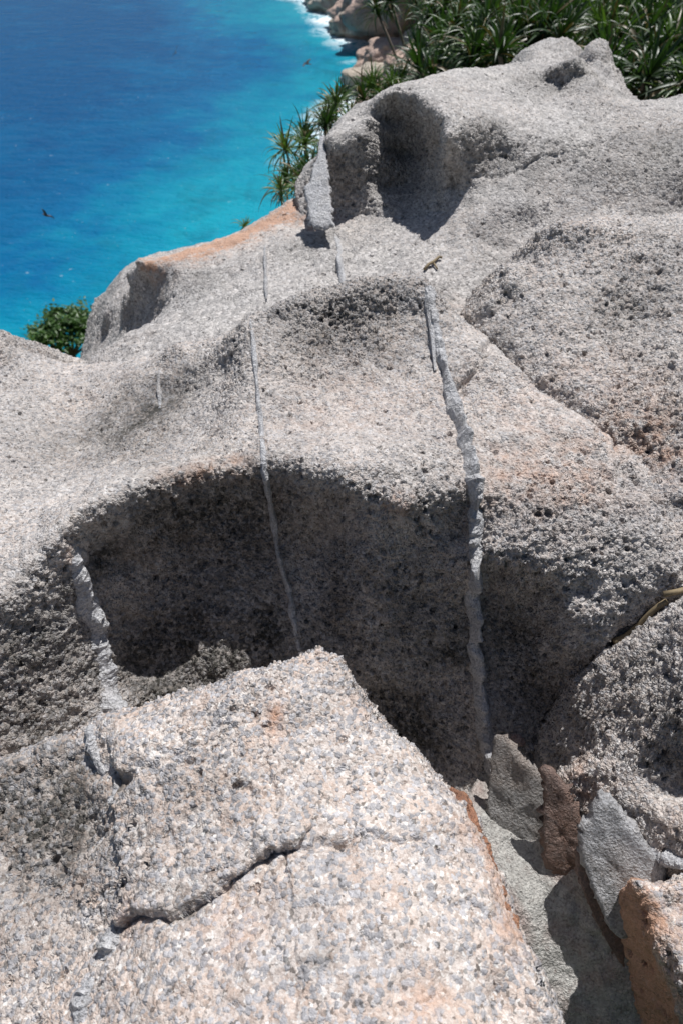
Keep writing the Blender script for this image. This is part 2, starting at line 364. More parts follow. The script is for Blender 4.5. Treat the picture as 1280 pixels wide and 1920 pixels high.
# ---- main rock: scooped face, plateau, left shoulder and right slab
main = Rock([
    # crest at the back of the plateau
    (470,588,2.32),(815,560,2.31),(840,600,2.27),
    # face under the crest
    (560,630,2.30),(640,600,2.332),(720,588,2.338),(785,590,2.305),(560,665,2.262),(645,645,2.292),(730,640,2.288),(795,645,2.25),(520,600,2.325),
    (560,720,2.185),(650,700,2.22),(740,700,2.205),(820,700,2.16),
    (490,800,2.05),(570,800,2.05),(660,800,2.04),(760,800,2.03),(850,800,2.02),
    # scoop wall
    (430,960,2.04),(330,1000,2.03),(230,1040,1.98),(180,1045,1.88),(520,960,2.04),(600,990,2.06),(640,1000,2.02),(760,1010,1.91),(870,1000,1.92),
    (420,1060,2.10),(300,1080,2.09),(530,1080,2.11),(620,1090,2.10),(790,1120,2.02),(870,1120,2.0),
    (250,1170,2.06),(400,1170,2.09),(560,1180,2.10),(640,1190,2.10),(790,1220,2.07),(870,1220,2.07),
    (250,1250,2.04),(400,1250,2.07),(560,1260,2.095),(700,1310,2.13),(800,1340,2.14),(880,1380,2.13),
    (300,1380,2.05),(560,1400,2.12),(740,1420,2.16),(830,1470,2.13),(900,1500,2.08),(900,1570,2.02),
    # left shoulder face
    (-120,1180,1.59),(170,1120,1.84),(110,1130,1.755),(50,1170,1.69),(0,1190,1.655),(-120,1260,1.61),(185,1230,1.88),(90,1250,1.745),(0,1290,1.67),(205,1330,1.87),(90,1370,1.755),(0,1400,1.68),(-120,1400,1.65),(100,1450,1.76),(-120,1500,1.66),
    (0,1040,1.74),(80,990,1.80),(0,950,1.86),(150,930,1.88),(250,880,1.97),(350,830,2.14),(-120,1000,1.76),
    # left hollow and saddle
    (60,900,2.08),(110,880,2.24),(150,850,2.38),(220,850,2.28),(300,850,2.16),(60,800,2.40),(0,800,2.34),(150,770,2.60),(250,790,2.44),(340,740,2.46),(425,700,2.33),(400,770,2.22),(370,850,2.06),(250,730,2.54),(150,715,2.72),(50,715,2.68),(0,690,2.70),(300,690,2.56),(400,645,2.47),(30,745,2.50),
    (0,615,2.84),(40,640,2.87),(80,665,2.88),(140,682,2.88),(200,680,2.84),(260,668,2.75),(330,640,2.58),(-120,600,2.8),(-120,800,2.35),
    # right slab
    (900,650,2.22),(960,690,2.16),(900,740,2.12),(1000,760,2.06),(1080,790,2.02),(920,850,1.97),(1020,850,1.94),(1130,830,1.97),(1190,910,1.90),(1290,980,1.84),
    (930,930,1.87),(1030,930,1.86),(1130,940,1.86),(930,1000,1.86),(1030,1020,1.84),(1150,1020,1.83),(1290,1060,1.80),
    (920,1090,1.98),(1000,1120,1.98),(1090,1110,1.86),(1170,1120,1.83),(1270,1120,1.82),(920,1170,2.06),(1000,1190,2.06),(1130,1200,1.88),
    (930,1270,2.10),(1000,1290,2.11),(1060,1290,2.05),(950,1350,2.10),(1000,1380,2.12),(970,1440,2.10),
    # hidden: back of the crest, slab going under the right boulder, left rock back
    (480,625,2.75),(600,575,2.75),(720,555,2.75),(800,570,2.7),(900,620,2.6),(330,680,3.0),(140,715,3.3),(0,660,3.35),(-120,650,3.3),(1050,710,2.5),(1150,770,2.35),(1300,900,2.15),(1300,1200,2.0),(1130,1290,2.2),(1060,1400,2.2),(1000,1520,2.1)],
    tilt=28, c=.014, smooth=.002, lines=[
    [(0,1120,1.64),(80,1075,1.70),(145,1030,1.76),(162,992,1.77),(230,960,1.80),(300,925,1.84),(370,895,1.87),(430,880,1.90),(495,885,1.90),(560,905,1.88),(620,925,1.86),(680,950,1.83),(760,955,1.82),(800,935,1.85),(870,915,1.86)],
    [(470,588,2.335),(540,560,2.37),(600,540,2.382),(660,522,2.39),(730,512,2.385),(790,516,2.365)],
    [(470,600,2.305),(470,680,2.20),(458,780,2.065),(432,870,1.92)],
    [(680,960,1.84),(692,1010,1.89),(694,1100,1.97),(684,1200,2.04),(690,1270,2.08)],
    [(900,1050,1.875),(960,1060,1.865),(1020,1085,1.865),(1058,1115,1.87),(1055,1170,1.90),(1070,1220,1.92)]])
main.grooves = [([(868,590),(890,612),(925,642),(955,667),(1010,723),(1080,769),(1150,817),(1175,884),(1230,936),(1290,970)], .045, .014), ([(780,925),(785,960),(790,990)], .015, .006), ([(190,1200),(330,1185),(450,1190)], .010, .012), ([(230,1165),(330,1155),(420,1180)], .008, .01), ([(60,965),(130,925),(200,890)], .006, .01), ([(35,720),(45,770),(70,800)], .012, .02), ([(480,560),(440,600)], .0, .01)]
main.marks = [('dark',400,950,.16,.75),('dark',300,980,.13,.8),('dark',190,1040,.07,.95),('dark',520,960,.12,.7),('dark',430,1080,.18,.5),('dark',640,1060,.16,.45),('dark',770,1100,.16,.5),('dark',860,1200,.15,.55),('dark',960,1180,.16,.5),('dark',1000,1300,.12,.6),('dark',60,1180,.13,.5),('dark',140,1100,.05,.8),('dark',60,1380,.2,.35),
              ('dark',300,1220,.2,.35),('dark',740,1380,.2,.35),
              ('dark',640,590,.16,.32),('dark',740,600,.16,.32),('dark',540,640,.14,.3),('dark',690,670,.14,.22),('dark',260,1240,.16,.6),('dark',420,1230,.16,.6),('dark',60,1300,.18,.55),('dark',720,1320,.16,.55),('dark',800,1400,.14,.55),('dark',560,1220,.14,.6),('dark',330,1290,.14,.5),('dark',330,730,.10,.35),('dark',250,770,.16,.5),('dark',150,820,.22,.45),('dark',250,850,.16,.45),('dark',330,760,.14,.4),('dark',870,970,.06,.4),('dark',780,950,.04,.5),  # left basin entries: darker lichened grains, with the slope's shade painted in
              ('warm',430,870,.05,.9),('warm',330,905,.05,.9),('warm',380,885,.04,.8),('warm',750,945,.04,.9),('warm',130,1040,.03,.8),('warm',1080,900,.15,.55),('warm',1150,830,.06,.6),('warm',950,880,.12,.4),('warm',640,760,.25,.25),('warm',1000,760,.2,.3),
              ('smooth',650,800,.22,.75),('smooth',1000,780,.2,.6),('smooth',100,960,.25,.7),('smooth',200,690,.25,.7),('smooth',400,820,.15,.5),('pit',640,610,.2,.5),('pit',1100,950,.25,.35),('pit',400,1050,.3,.3),
              ('bump',765,940,.03,.02)]

# ---- right boulder above the slab
right = Rock([
    (872,588,2.45),(900,548,2.46),(930,505,2.48),(1000,440,2.52),(1060,415,2.54),(1130,405,2.55),(1200,415,2.52),(1290,398,2.55),(1420,400,2.5),
    (890,610,2.40),(925,640,2.33),(955,665,2.28),(1010,720,2.18),(1080,765,2.10),(1150,812,2.03),(1175,880,1.96),(1230,930,1.91),(1300,965,1.86),(1420,1000,1.8),
    (950,580,2.37),(1000,520,2.38),(1070,470,2.40),(1150,460,2.42),(1230,470,2.40),(1300,460,2.42),
    (1010,630,2.25),(1080,580,2.24),(1150,540,2.31),(1180,600,2.32),(1230,560,2.32),(1280,620,2.22),
    (1080,680,2.16),(1160,690,2.16),(1250,720,2.08),(1150,760,2.06),(1220,820,2.00),(1280,880,1.92),(1420,700,1.95),(1420,560,2.2),
    (850,610,2.8),(900,570,3.0),(1000,490,3.15),(1130,450,3.2),(1290,445,3.2),(1420,450,3.2),(900,680,2.4),(1000,790,2.2),(1150,890,2.06),(1300,1040,1.92),(1420,1080,1.88)],
    tilt=30, c=.05, smooth=.008)
right.grooves = [([(1020,560),(1100,660),(1130,760)], .004, .01), ([(1180,800),(1230,850),(1280,900)], .008, .006)]
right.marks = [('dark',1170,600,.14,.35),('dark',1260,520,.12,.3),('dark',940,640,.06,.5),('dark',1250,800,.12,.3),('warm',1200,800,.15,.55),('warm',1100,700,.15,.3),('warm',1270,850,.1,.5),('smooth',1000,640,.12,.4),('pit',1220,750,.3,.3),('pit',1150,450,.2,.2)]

# ---- rock at lower right, below the slab
lower = Rock([
    (1032,1400,1.99),(1050,1360,1.97),(1095,1265,1.90),(1150,1215,1.85),(1220,1170,1.79),(1290,1110,1.74),(1420,1050,1.68),
    (1080,1360,1.90),(1150,1300,1.83),(1220,1250,1.76),(1290,1200,1.70),(1100,1430,1.85),(1170,1380,1.79),(1230,1330,1.73),(1290,1290,1.66),
    (1200,1420,1.76),(1250,1400,1.70),(1240,1450,1.74),(1290,1480,1.72),(1040,1450,1.90),(1100,1490,1.82),(1180,1480,1.75),(1240,1500,1.70),(1290,1530,1.64),
    (1060,1500,1.86),(1130,1570,1.78),(1200,1600,1.70),(1290,1620,1.60),(1420,1500,1.55),(1420,1300,1.58),
    (1050,1560,1.95),(1130,1640,1.85),(1220,1690,1.75),(1300,1700,1.66),(980,1400,2.25),(1040,1300,2.2),(1130,1240,2.15),(1290,1160,2.05),(1420,1110,2.0),(1000,1500,2.1),(1420,1650,1.5)],
    tilt=-5, c=.06)
# ---- floor of the crevice, red-sided rock in the bottom right corner, two knobs behind the upper boulder
crev = Rock([(900,1540,1.93),(940,1590,1.90),(1000,1590,1.90),(930,1640,1.84),(960,1700,1.80),(1000,1800,1.78),(1020,1900,1.76),(1060,2050,1.75),(1010,1650,1.85),(1060,1700,1.80),(1110,1660,1.78),(1100,1800,1.77),(1160,1800,1.72),(1150,1920,1.74),(1250,2050,1.7),(1060,1560,1.87),(1110,1600,1.83),(1170,1700,1.73),
    (860,1520,1.95),(880,1680,1.85),(930,1850,1.8),(980,2050,1.78),(1280,1800,1.75),(1060,1480,2.0),(900,1450,2.1)], tilt=0, c=.05)
red = Rock([(1230,1660,1.59),(1290,1652,1.57),(1250,1700,1.56),(1290,1740,1.53),(1340,1800,1.48),(1420,1700,1.47),(1420,1950,1.38),
    (1172,1760,1.70),(1195,1850,1.70),(1230,1940,1.68),(1280,2050,1.64),(1215,1800,1.62),(1250,1870,1.58),(1300,1960,1.52),
    (1120,1640,1.95),(1200,1640,1.95),(1290,1670,1.9),(1420,1710,1.85),(1120,1780,1.86),(1150,1900,1.86),(1200,2050,1.82)], tilt=5, c=.012, smooth=.002, roll=35, lines=[
    [(1162,1668,1.635),(1195,1642,1.62),(1240,1648,1.59),(1300,1648,1.57)], [(1166,1668,1.63),(1200,1705,1.585),(1228,1755,1.545),(1260,1805,1.51),(1300,1860,1.46),(1350,1930,1.42)],
    [(1160,1700,1.68),(1172,1790,1.71),(1200,1880,1.70),(1235,1960,1.68)]])
red.marks = [('warm',1180,1680,.06,2),('warm',1180,1720,.10,1.3),('warm',1200,1800,.10,2),('warm',1230,1880,.10,2),('warm',1260,1960,.12,2),('warm',1260,1720,.05,.7),('smooth',1200,1800,.15,.8)]
knob1 = Rock([(945,128,4.3),(985,100,4.4),(1003,82,4.45),(1040,74,4.5),(1075,78,4.5),(1090,100,4.45),(1000,130,4.2),(1060,130,4.2),(1040,100,4.35),(930,160,4.6),(1000,120,5.1),(1080,115,5.1),(1110,140,4.6),(980,190,4.2),(1090,180,4.2)], tilt=35, c=.06)
knob2 = Rock([(1090,92,3.98),(1102,80,4.05),(1122,79,4.1),(1140,92,4.1),(1147,120,4.05),(1155,150,4.0),(1172,188,3.92),(1112,120,3.97),(1128,150,3.9),(1150,182,3.84),(1075,130,4.1),(1085,150,4.4),(1110,120,4.6),(1160,140,4.6),(1190,200,4.4),(1200,225,3.9),(1140,225,3.7),(1085,190,3.8)], tilt=25, c=.04)
lower.grooves = [([(1225,1410),(1250,1440),(1270,1470),(1290,1480)], .035, .012)]
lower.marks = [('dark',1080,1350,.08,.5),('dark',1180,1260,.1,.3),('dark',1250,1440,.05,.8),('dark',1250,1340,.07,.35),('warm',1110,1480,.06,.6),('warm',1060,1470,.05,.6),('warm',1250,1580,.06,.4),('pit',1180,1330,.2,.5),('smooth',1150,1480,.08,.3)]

# ---- big upper boulder with its hollow, and the apron in front of it
upper = Rock([
    # apron
    (645,535,2.88),(720,500,2.95),(800,520,2.80),(870,560,2.76),(900,640,2.6),(700,440,3.15),(640,425,3.32),(780,450,3.03),(850,470,2.92),(930,480,2.92),(1000,430,3.02),(640,600,2.7),(750,600,2.65),
    (850,345,3.10),(880,335,3.04),
    (900,400,2.97),(980,380,3.00),(1060,380,3.04),(1150,380,3.03),(1280,390,3.0),(960,330,3.07),(1050,310,3.10),(1150,310,3.06),(1280,320,3.0),
    # hollow
    (640,300,3.275),(640,350,3.36),(672,350,3.36),(672,300,3.28),(725,350,3.44),(718,235,3.37),(760,350,3.46),(745,290,3.48),(745,222,3.38),(790,300,3.40),(785,235,3.28),(815,340,3.22),(825,275,3.16),
    # rim and nose of the boulder
    (640,232,3.34),(665,205,3.42),(680,228,3.34),
    (880,238,2.94),(925,232,3.03),(880,290,3.00),(930,275,3.07),(925,318,3.08),
    # top
    (800,150,3.36),(850,128,3.58),(880,180,3.20),(910,128,3.78),(970,117,3.92),(970,180,3.40),(1000,220,3.20),(960,260,3.07),(1040,260,3.12),
    (1030,150,3.68),(1020,197,3.44),(1050,170,3.62),(1000,160,3.64),(1100,190,3.42),(1090,140,3.60),(1120,150,3.58),(1140,190,3.48),(1175,190,3.60),(1210,190,3.65),(1290,175,3.72),(1420,170,3.75),(1130,240,3.22),(1220,240,3.28),(1290,240,3.22),(1150,270,3.12),(1290,275,3.08),(1420,280,3.0),(1420,390,2.9),
    # hidden back
    (560,330,3.7),(600,290,3.9),(690,260,4.1),(740,215,4.2),(850,175,4.4),(970,160,4.6),(1085,150,4.5),(1180,220,4.4),(1290,210,4.4),(1420,210,4.4),(580,440,3.4),(1000,520,2.85),(1150,500,2.85),(1420,500,2.8),(600,540,2.95)],
    tilt=44, roll=27, c=.012, smooth=.001, lines=[
    [(612,262,3.25),(640,262,3.235),(670,262,3.235),(690,256,3.25)], [(612,262,3.25),(640,225,3.36),(665,198,3.44)], [(690,256,3.25),(698,222,3.27),(712,192,3.29),(742,172,3.23),(785,190,3.08),(815,222,2.96),(838,242,2.88),(846,262,2.87),(848,300,2.96),(845,335,3.07)],
    [(690,256,3.25),(689,300,3.29),(695,345,3.34),(712,392,3.35)], [(846,255,2.87),(880,238,2.94),(925,232,3.03),(960,245,3.09)],
    [(630,407,3.40),(700,400,3.36),(760,404,3.27),(828,396,3.12),(842,345,3.10)], [(1035,128,3.64),(1060,116,3.58),(1085,108,3.60),(1100,150,3.55),(1118,190,3.44),(1135,240,3.22)]])
upper.grooves = [([(640,408),(700,400),(760,408),(820,395),(838,350)], .020, .008), ([(880,330),(960,325),(1010,295),(1080,280),(1150,262)], .02, .012), ([(1030,295),(1100,290),(1200,240)], .008, .012)]
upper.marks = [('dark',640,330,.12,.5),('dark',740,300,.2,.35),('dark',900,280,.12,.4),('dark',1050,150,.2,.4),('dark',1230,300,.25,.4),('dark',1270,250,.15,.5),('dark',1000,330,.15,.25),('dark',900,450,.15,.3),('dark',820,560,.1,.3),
               ('smooth',900,200,.3,.5),('smooth',750,480,.3,.5),('smooth',660,220,.15,.6),('smooth',850,140,.3,.4),('pit',1200,300,.4,.4),('pit',760,300,.3,.2),('warm',840,580,.1,.3),('warm',640,390,.1,.4)]

# ---- ridge at middle left, orange along its top
ridge = Rock([
    (630,425,3.25),(600,400,3.45),(572,362,3.72),(540,378,3.68),(500,408,3.58),(450,432,3.50),(400,452,3.45),(340,472,3.42),(290,484,3.38),(255,490,3.34),
    (242,515,3.50),(230,555,3.80),(195,592,4.3),(176,632,4.6),(162,670,4.8),(205,622,4.35),(230,605,4.0),(165,676,2.97),(205,652,2.94),(240,630,2.94),(300,604,2.94),
    (280,530,3.45),(270,570,3.54),(300,565,3.31),(250,590,3.75),(305,530,3.32),(275,598,3.5),(333,575,3.08),(320,530,3.20),(318,508,3.26),(332,503,3.20),(328,552,3.13),(360,500,3.22),
    (420,490,3.22),(500,470,3.18),(560,450,3.22),(600,440,3.22),(430,520,3.08),(360,540,3.10),(500,520,2.98),(580,490,3.06),(620,480,3.05),(500,565,2.82),(560,545,2.88),(620,530,2.92),
    (340,590,2.98),(370,572,2.96),(430,570,2.92),(300,610,2.90),(260,640,2.86),(210,668,2.88),(330,630,2.78),(400,610,2.78),
    (180,740,2.75),(280,700,2.65),(400,680,2.6),(520,640,2.65),(620,600,2.75),(700,540,2.95),(680,450,3.25),(640,440,3.5),
    (580,400,4.3),(500,445,4.2),(400,490,4.1),(290,520,4.1),(230,505,4.6),(180,560,5.2),(140,700,5.2),(140,740,3.6)],
    tilt=32, roll=25, c=.014, smooth=.0015, lines=[[(300,600,3.30),(240,626,3.7),(200,649,4.1),(168,670,4.4)],
    [(572,362,3.72),(540,378,3.68),(500,408,3.58),(450,432,3.50),(400,452,3.45),(340,472,3.42),(290,484,3.38),(255,490,3.34)],
    [(262,492,3.34),(300,500,3.29),(318,507,3.25),(322,530,3.20),(333,575,3.08),(300,604,2.94),(240,630,2.94),(165,676,2.97)],
    [(630,428,3.22),(590,436,3.24),(545,455,3.2),(500,472,3.16),(440,492,3.18),(380,500,3.2),(335,503,3.20)]])
ridge.grooves = [([(340,600),(300,605),(240,612)], .01, .012)]
ridge.marks = [('warm',400,458,.16,1.3),('warm',460,440,.14,1.3),('warm',520,405,.16,1.3),('warm',570,375,.14,1.2),('warm',340,478,.12,1.3),('warm',285,490,.10,1.2),('warm',600,430,.08,.9),('dark',300,545,.16,.45),('dark',250,590,.14,.5),('dark',390,515,.1,.45),('dark',560,460,.12,.35),('dark',190,640,.1,.3),('smooth',420,460,.3,.9),('smooth',300,490,.15,.8),('smooth',350,600,.2,.6)]

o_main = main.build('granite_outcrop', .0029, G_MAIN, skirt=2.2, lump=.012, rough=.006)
tag(o_main, 'broad grey granite outcrop with a dark scooped face, crossed by quartz veins', 'rock')
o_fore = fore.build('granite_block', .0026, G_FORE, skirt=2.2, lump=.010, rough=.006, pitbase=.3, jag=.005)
tag(o_fore, 'nearest pale pinkish granite block with large grey quartz grains and cracks', 'rock')
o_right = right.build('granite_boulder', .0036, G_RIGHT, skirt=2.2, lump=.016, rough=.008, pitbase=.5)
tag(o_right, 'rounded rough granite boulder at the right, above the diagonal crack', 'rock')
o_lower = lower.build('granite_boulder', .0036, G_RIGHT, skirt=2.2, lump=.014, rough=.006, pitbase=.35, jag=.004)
tag(o_lower, 'coarse granite rock at the lower right beside the quartz plates', 'rock')
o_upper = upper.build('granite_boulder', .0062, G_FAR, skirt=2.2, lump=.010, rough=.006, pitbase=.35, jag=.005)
tag(o_upper, 'large upper granite boulder with a shaded hollow and a gentle apron', 'rock')
o_ridge = ridge.build('granite_ledge', .006, G_FAR, skirt=2.2, lump=.010, rough=.006, pitbase=.3, jag=.005)
tag(o_ridge, 'low granite ledge above the sea with an orange crust along its top', 'rock')

o_crev = crev.build('granite_slab', .006, Q_FLOOR, skirt=.4, lump=.012, rough=.008)
tag(o_crev, 'smooth pale grey slab at the bottom of the crevice', 'rock')
o_red = red.build('granite_block', .005, G_FORE, skirt=1.8, lump=.010, rough=.008)
tag(o_red, 'small granite block with a rusty red side in the bottom right corner', 'rock')
o_k1 = knob1.build('granite_boulder', .012, G_FAR, skirt=2.2, lump=.02)
tag(o_k1, 'rounded granite knob peeking over the upper boulder below the palms', 'rock')
o_k2 = knob2.build('granite_boulder', .012, G_FAR, skirt=2.2, lump=.02)
tag(o_k2, 'narrow granite knob with a shaded left flank behind the upper boulder', 'rock')

#@@VEINS@@
# ------------------------------------------------------------------ quartz veins, fins and plates standing proud of the granite
def vein(rock, parent, line, mat, name='quartz_vein', sink=.03, lean=(0, 0, 0), seed=0):
    """line: (u, v, height, width) along the vein; a ragged blade rooted in the rock"""
    P = []; N = []; Hh = []; W = []
    for a, b in zip(line[:-1], line[1:]):
        k = max(2, int(math.hypot(b[0]-a[0], b[1]-a[1])/5))
        for i in range(k):
            t = i/k; q = [a[j]+(b[j]-a[j])*t for j in range(4)]
            p, n = rock.hit(q[0], q[1]); P.append(p); N.append(n); Hh.append(q[2]); W.append(q[3])
    P = np.array(P); N = np.array(N); Hh = np.array(Hh); W = np.array(W); n = len(P)
    def sm(A, k):
        for _ in range(k):
            B = A.copy(); B[1:-1] = (A[:-2]+2*A[1:-1]+A[2:])/4; A = B
        return A
    N = sm(N, 40)+np.array(lean); N /= np.linalg.norm(N, axis=1)[:, None]; P = sm(P, 3)
    T = np.gradient(P, axis=0); T /= np.linalg.norm(T, axis=1)[:, None]+1e-9; S = np.cross(T, N)
    S /= np.linalg.norm(S, axis=1)[:, None]+1e-9
    r = np.random.default_rng(seed+n)
    def rag(k, a): return a*sm(r.normal(0, 1, n), k)
    Hh = Hh*np.clip(1+rag(1, .34)+rag(6, .5), .3, 1.9); W = W*np.clip(1+rag(2, .18)+rag(10, .5), .5, 1.5); sway = rag(3, .12)*W
    W = np.clip(W, .002, None)
    end = np.minimum(np.arange(n), np.arange(n)[::-1])/4.; end = np.clip(end, .15, 1); Hh = Hh*end; W = W*(.4+.6*end)
    prof = [(-.72, -1), (-.62, .0), (-.48, .55), (-.26, .94), (.03, 1.), (.24, .88), (.46, .50), (.64, 0), (.74, -1)]
    V = []
    for i in range(n):
        for (x, y) in prof:
            hh = y*Hh[i] if y > 0 else y*sink
            jit = r.normal(0, .045, 3)*W[i]
            V.append(P[i]+S[i]*(x*W[i]+sway[i])+N[i]*hh+jit)
    m = len(prof); F = []
    for i in range(n-1):
        for k in range(m-1):
            F.append((i*m+k, i*m+k+1, (i+1)*m+k+1, (i+1)*m+k))
    F.append(tuple(range(m))[::-1]); F.append(tuple((n-1)*m+k for k in range(m)))
    return mesh_obj(name, V, F, mat, parent, smooth=False)
def plate(name, outline, thick, mat, parent, jag=.004, seed=1, bulge=.006):
    """a standing slab: pixel outline with depths, real thickness, ragged rim"""
    r = np.random.default_rng(seed); O = np.array([pt(*p) for p in outline]); L = []
    for a, b in zip(O, np.roll(O, -1, 0)):
        k = max(2, int(np.linalg.norm(b-a)/.008))
        for i in range(k): L.append(a+(b-a)*i/k)
    L = np.array(L); c = L.mean(0)
    _, _, vh = np.linalg.svd(L-c); nrm = vh[2]
    if nrm@c > 0: nrm = -nrm          # towards the camera
    e1, e2 = vh[0], vh[1]; n = len(L)
    L0 = L.copy()
    for _ in range(6): L0 = (np.roll(L0, 1, 0)+2*L0+np.roll(L0, -1, 0))/4
    L = L + (e1*r.normal(0, jag, n)[:, None] + e2*r.normal(0, jag, n)[:, None])
    rings = [1, .95, .88, .8, .7, .6, .5, .4, .3, .2, .1]; V = []
    for side in (1, -1):
        for k, f in enumerate(rings):
            Q = L if k == 0 else c+(L0-c)*f
            Q = Q.copy(); b = thick*(.5 if k > 1 else (.42 if k else .15))
            nz = bulge*(fbm(Q, 14, 5 if side > 0 else 50, 4)+.35*fbm(Q*np.array([1, 1, .35]), 60, 8, 3))*(1 if k else .2)
            V.append(Q+nrm*side*(b+nz)[:, None])
        V.append((c+nrm*side*thick*.5)[None])
    V = np.concatenate(V); K = len(rings); half = K*n+1; F = []
    for sgn, o in ((1, 0), (-1, half)):
        for k in range(K-1):
            for i in range(n):
                j = (i+1) % n; q = (o+k*n+i, o+k*n+j, o+(k+1)*n+j, o+(k+1)*n+i); F.append(q if sgn > 0 else q[::-1])
        for i in range(n):
            q = (o+(K-1)*n+i, o+(K-1)*n+(i+1) % n, o+K*n); F.append(q if sgn > 0 else q[::-1])
    for i in range(n):
        j = (i+1) % n; F.append((half+i, half+j, j, i))
    return mesh_obj(name, V, F, mat, parent)
def dl(pts, d0, du, dv, u0, v0): return [(u, v, d0+du*(u-u0)+dv*(v-v0)) for u, v in pts]

vein(main, o_main, [(470,590,.008,.012),(478,680,.008,.011),(488,780,.009,.011),(497,890,.012,.013),(512,970,.012,.014),(522,1040,.012,.012),(545,1120,.014,.014),(560,1215,.012,.013),(575,1260,.01,.012)], Q_PALE, seed=1)
vein(main, o_main, [(799,520,.018,.026),(810,590,.020,.028),(825,660,.024,.028),(845,740,.038,.026),(866,820,.042,.024),(884,900,.044,.026),(892,980,.046,.028),(892,1050,.044,.028),(886,1130,.044,.028),(889,1230,.052,.029),(902,1330,.060,.030),(915,1420,.06,.034),(930,1500,.055,.034)], Q_PALE, lean=(.12, -.15, 0), seed=2)
vein(main, o_main, [(141,1012,.012,.02),(142,1060,.018,.032),(158,1115,.022,.044),(182,1175,.024,.046),(198,1250,.024,.044),(212,1335,.024,.046),(222,1380,.02,.04)], Q_PALE, seed=3)
vein(fore, o_fore, [(846,1476,.006,.012),(862,1490,.008,.020),(880,1512,.008,.016),(893,1550,.006,.014),(912,1600,.007,.020),(930,1650,.007,.022),(950,1700,.006,.018),(975,1755,.005,.012)], Q_RED, name='rusty_rim', seed=21)
vein(main, o_main, [(303,690,.016,.012),(298,725,.016,.014),(300,770,.012,.011)], Q_GREY, seed=4)
vein(main, o_main, [(284,805,.012,.010),(278,850,.012,.012)], Q_GREY, seed=5)
vein(main, o_main, [(232,905,.005,.007),(205,945,.005,.008)], Q_PALE, seed=6)
vein(ridge, o_ridge, [(496,462,.016,.014),(498,510,.016,.014),(500,566,.016,.014)], Q_GREY, seed=7)
vein(upper, o_upper, [(626,424,.03,.022),(632,455,.035,.026),(638,495,.03,.028),(645,535,.03,.034)], Q_PALE, seed=8, sink=.06)
vein(fore, o_fore, [(190,1338,.014,.02),(176,1352,.015,.020),(174,1375,.016,.018),(182,1408,.016,.020),(189,1440,.015,.018),(200,1455,.012,.014)], Q_PALE, seed=9)
vein(fore, o_fore, [(217,1462,.012,.012),(218,1500,.014,.012),(214,1530,.012,.010)], Q_PALE, seed=10)
vein(fore, o_fore, [(212,1735,.010,.016),(203,1770,.013,.024),(192,1805,.010,.022)], Q_PALE, seed=11)
vein(fore, o_fore, [(172,1832,.010,.024),(156,1870,.012,.034),(148,1930,.011,.030)], Q_PALE, seed=12)
vein(fore, o_fore, [(222,1535,.012,.014),(232,1550,.014,.016),(226,1580,.012,.012)], Q_PALE, seed=13)
vein(lower, o_lower, [(1140,1535,.02,.02),(1175,1560,.03,.02),(1210,1590,.03,.022),(1250,1612,.025,.03),(1300,1618,.02,.035)], Q_PALE, seed=14)
plate('quartz_fin', dl([(600,258),(608,252),(613,300),(618,350),(624,425),(600,432),(583,425),(576,380),(571,352),(584,345),(588,312),(597,300)], 3.22, -.0008, -.0012, 600, 340), .028, Q_PALE, o_upper, jag=.006, seed=3, bulge=.004)
plate('quartz_fin', dl([(926,1382),(938,1374),(952,1384),(968,1405),(985,1425),(1005,1440),(1022,1455),(1026,1500),(1026,1600),(1014,1640),(960,1640),(922,1600),(912,1500),(918,1430)], 1.93, -.0006, .00015, 925, 1380), .022, Q_DARK, o_main, seed=4)
plate('rusty_plate', dl([(1017,1446),(1024,1436),(1041,1438),(1047,1456),(1063,1471),(1072,1498),(1086,1516),(1092,1560),(1104,1670),(1060,1650),(1020,1620),(1014,1560),(1018,1500)], 1.82, -.0004, .0002, 1020, 1440), .03, Q_RDARK, o_lower, jag=.007, seed=5)
plate('quartz_fin', dl([(1086,1545),(1104,1530),(1110,1497),(1128,1484),(1150,1494),(1165,1520),(1190,1542),(1205,1575),(1228,1592),(1250,1622),(1240,1680),(1200,1720),(1168,1760),(1140,1740),(1105,1660),(1084,1600)], 1.72, -.0003, .0001, 1090, 1500), .05, Q_GREY, o_lower, seed=6)
plate('rusty_plate', dl([(1080,1585),(1110,1620),(1142,1690),(1168,1715),(1172,1820),(1140,1770),(1105,1700),(1078,1630)], 1.74, -.0003, .0001, 1090, 1600), .03, Q_RDARK, o_crev, seed=7)

# ------------------------------------------------------------------ coast, terrain and sea
COAST = np.array([(-200,-20),(-60,10),(-30,14),(-16,17),(-9,20),(-5,26),(-3,36),(-1,48),(.3,58),(1.2,64),(3.6,71),(7,75.5),(5.5,79),(2.5,78.5),(.5,84),(-2,92),(-4,99),(-8,110),(-20,125),(-25,150),(-20,260)], float)
LAND = np.concatenate([COAST, np.array([(300,260),(300,-300),(-200,-300)], float)])
def shore(X, Y):
    d = Rock.dist_poly(X, Y, COAST); return np.where(Rock.inside(X, Y, LAND), d, -d)     # + inland
def land_z(X, Y):
    P = np.stack([X, Y, 0*X], 1); d = shore(X, Y)
    z = SEA + .80*np.clip(d, -20, 60)**1.0 - .25 + 1.0*fbm(P, .12, 4, 4)*np.clip(d/6, .15, 1)
    z = np.where(d > 16, SEA+12.8+(d-16)*.32+1.0*fbm(P, .12, 4, 4), z)
    near = np.exp(-(np.hypot(X-.3, Y-2.5)/4.5)**4); return z*(1-near)+np.minimum(z, -3.6)*near
def axis(lo, hi, a, b, fine, k):
    L = list(np.arange(a, b+1e-6, fine)); x = b; st = fine
    while x < hi: st *= k; x += st; L.append(x)
    x = a; st = fine
    while x > lo: st *= k; x -= st; L.insert(0, x)
    return np.array(L)
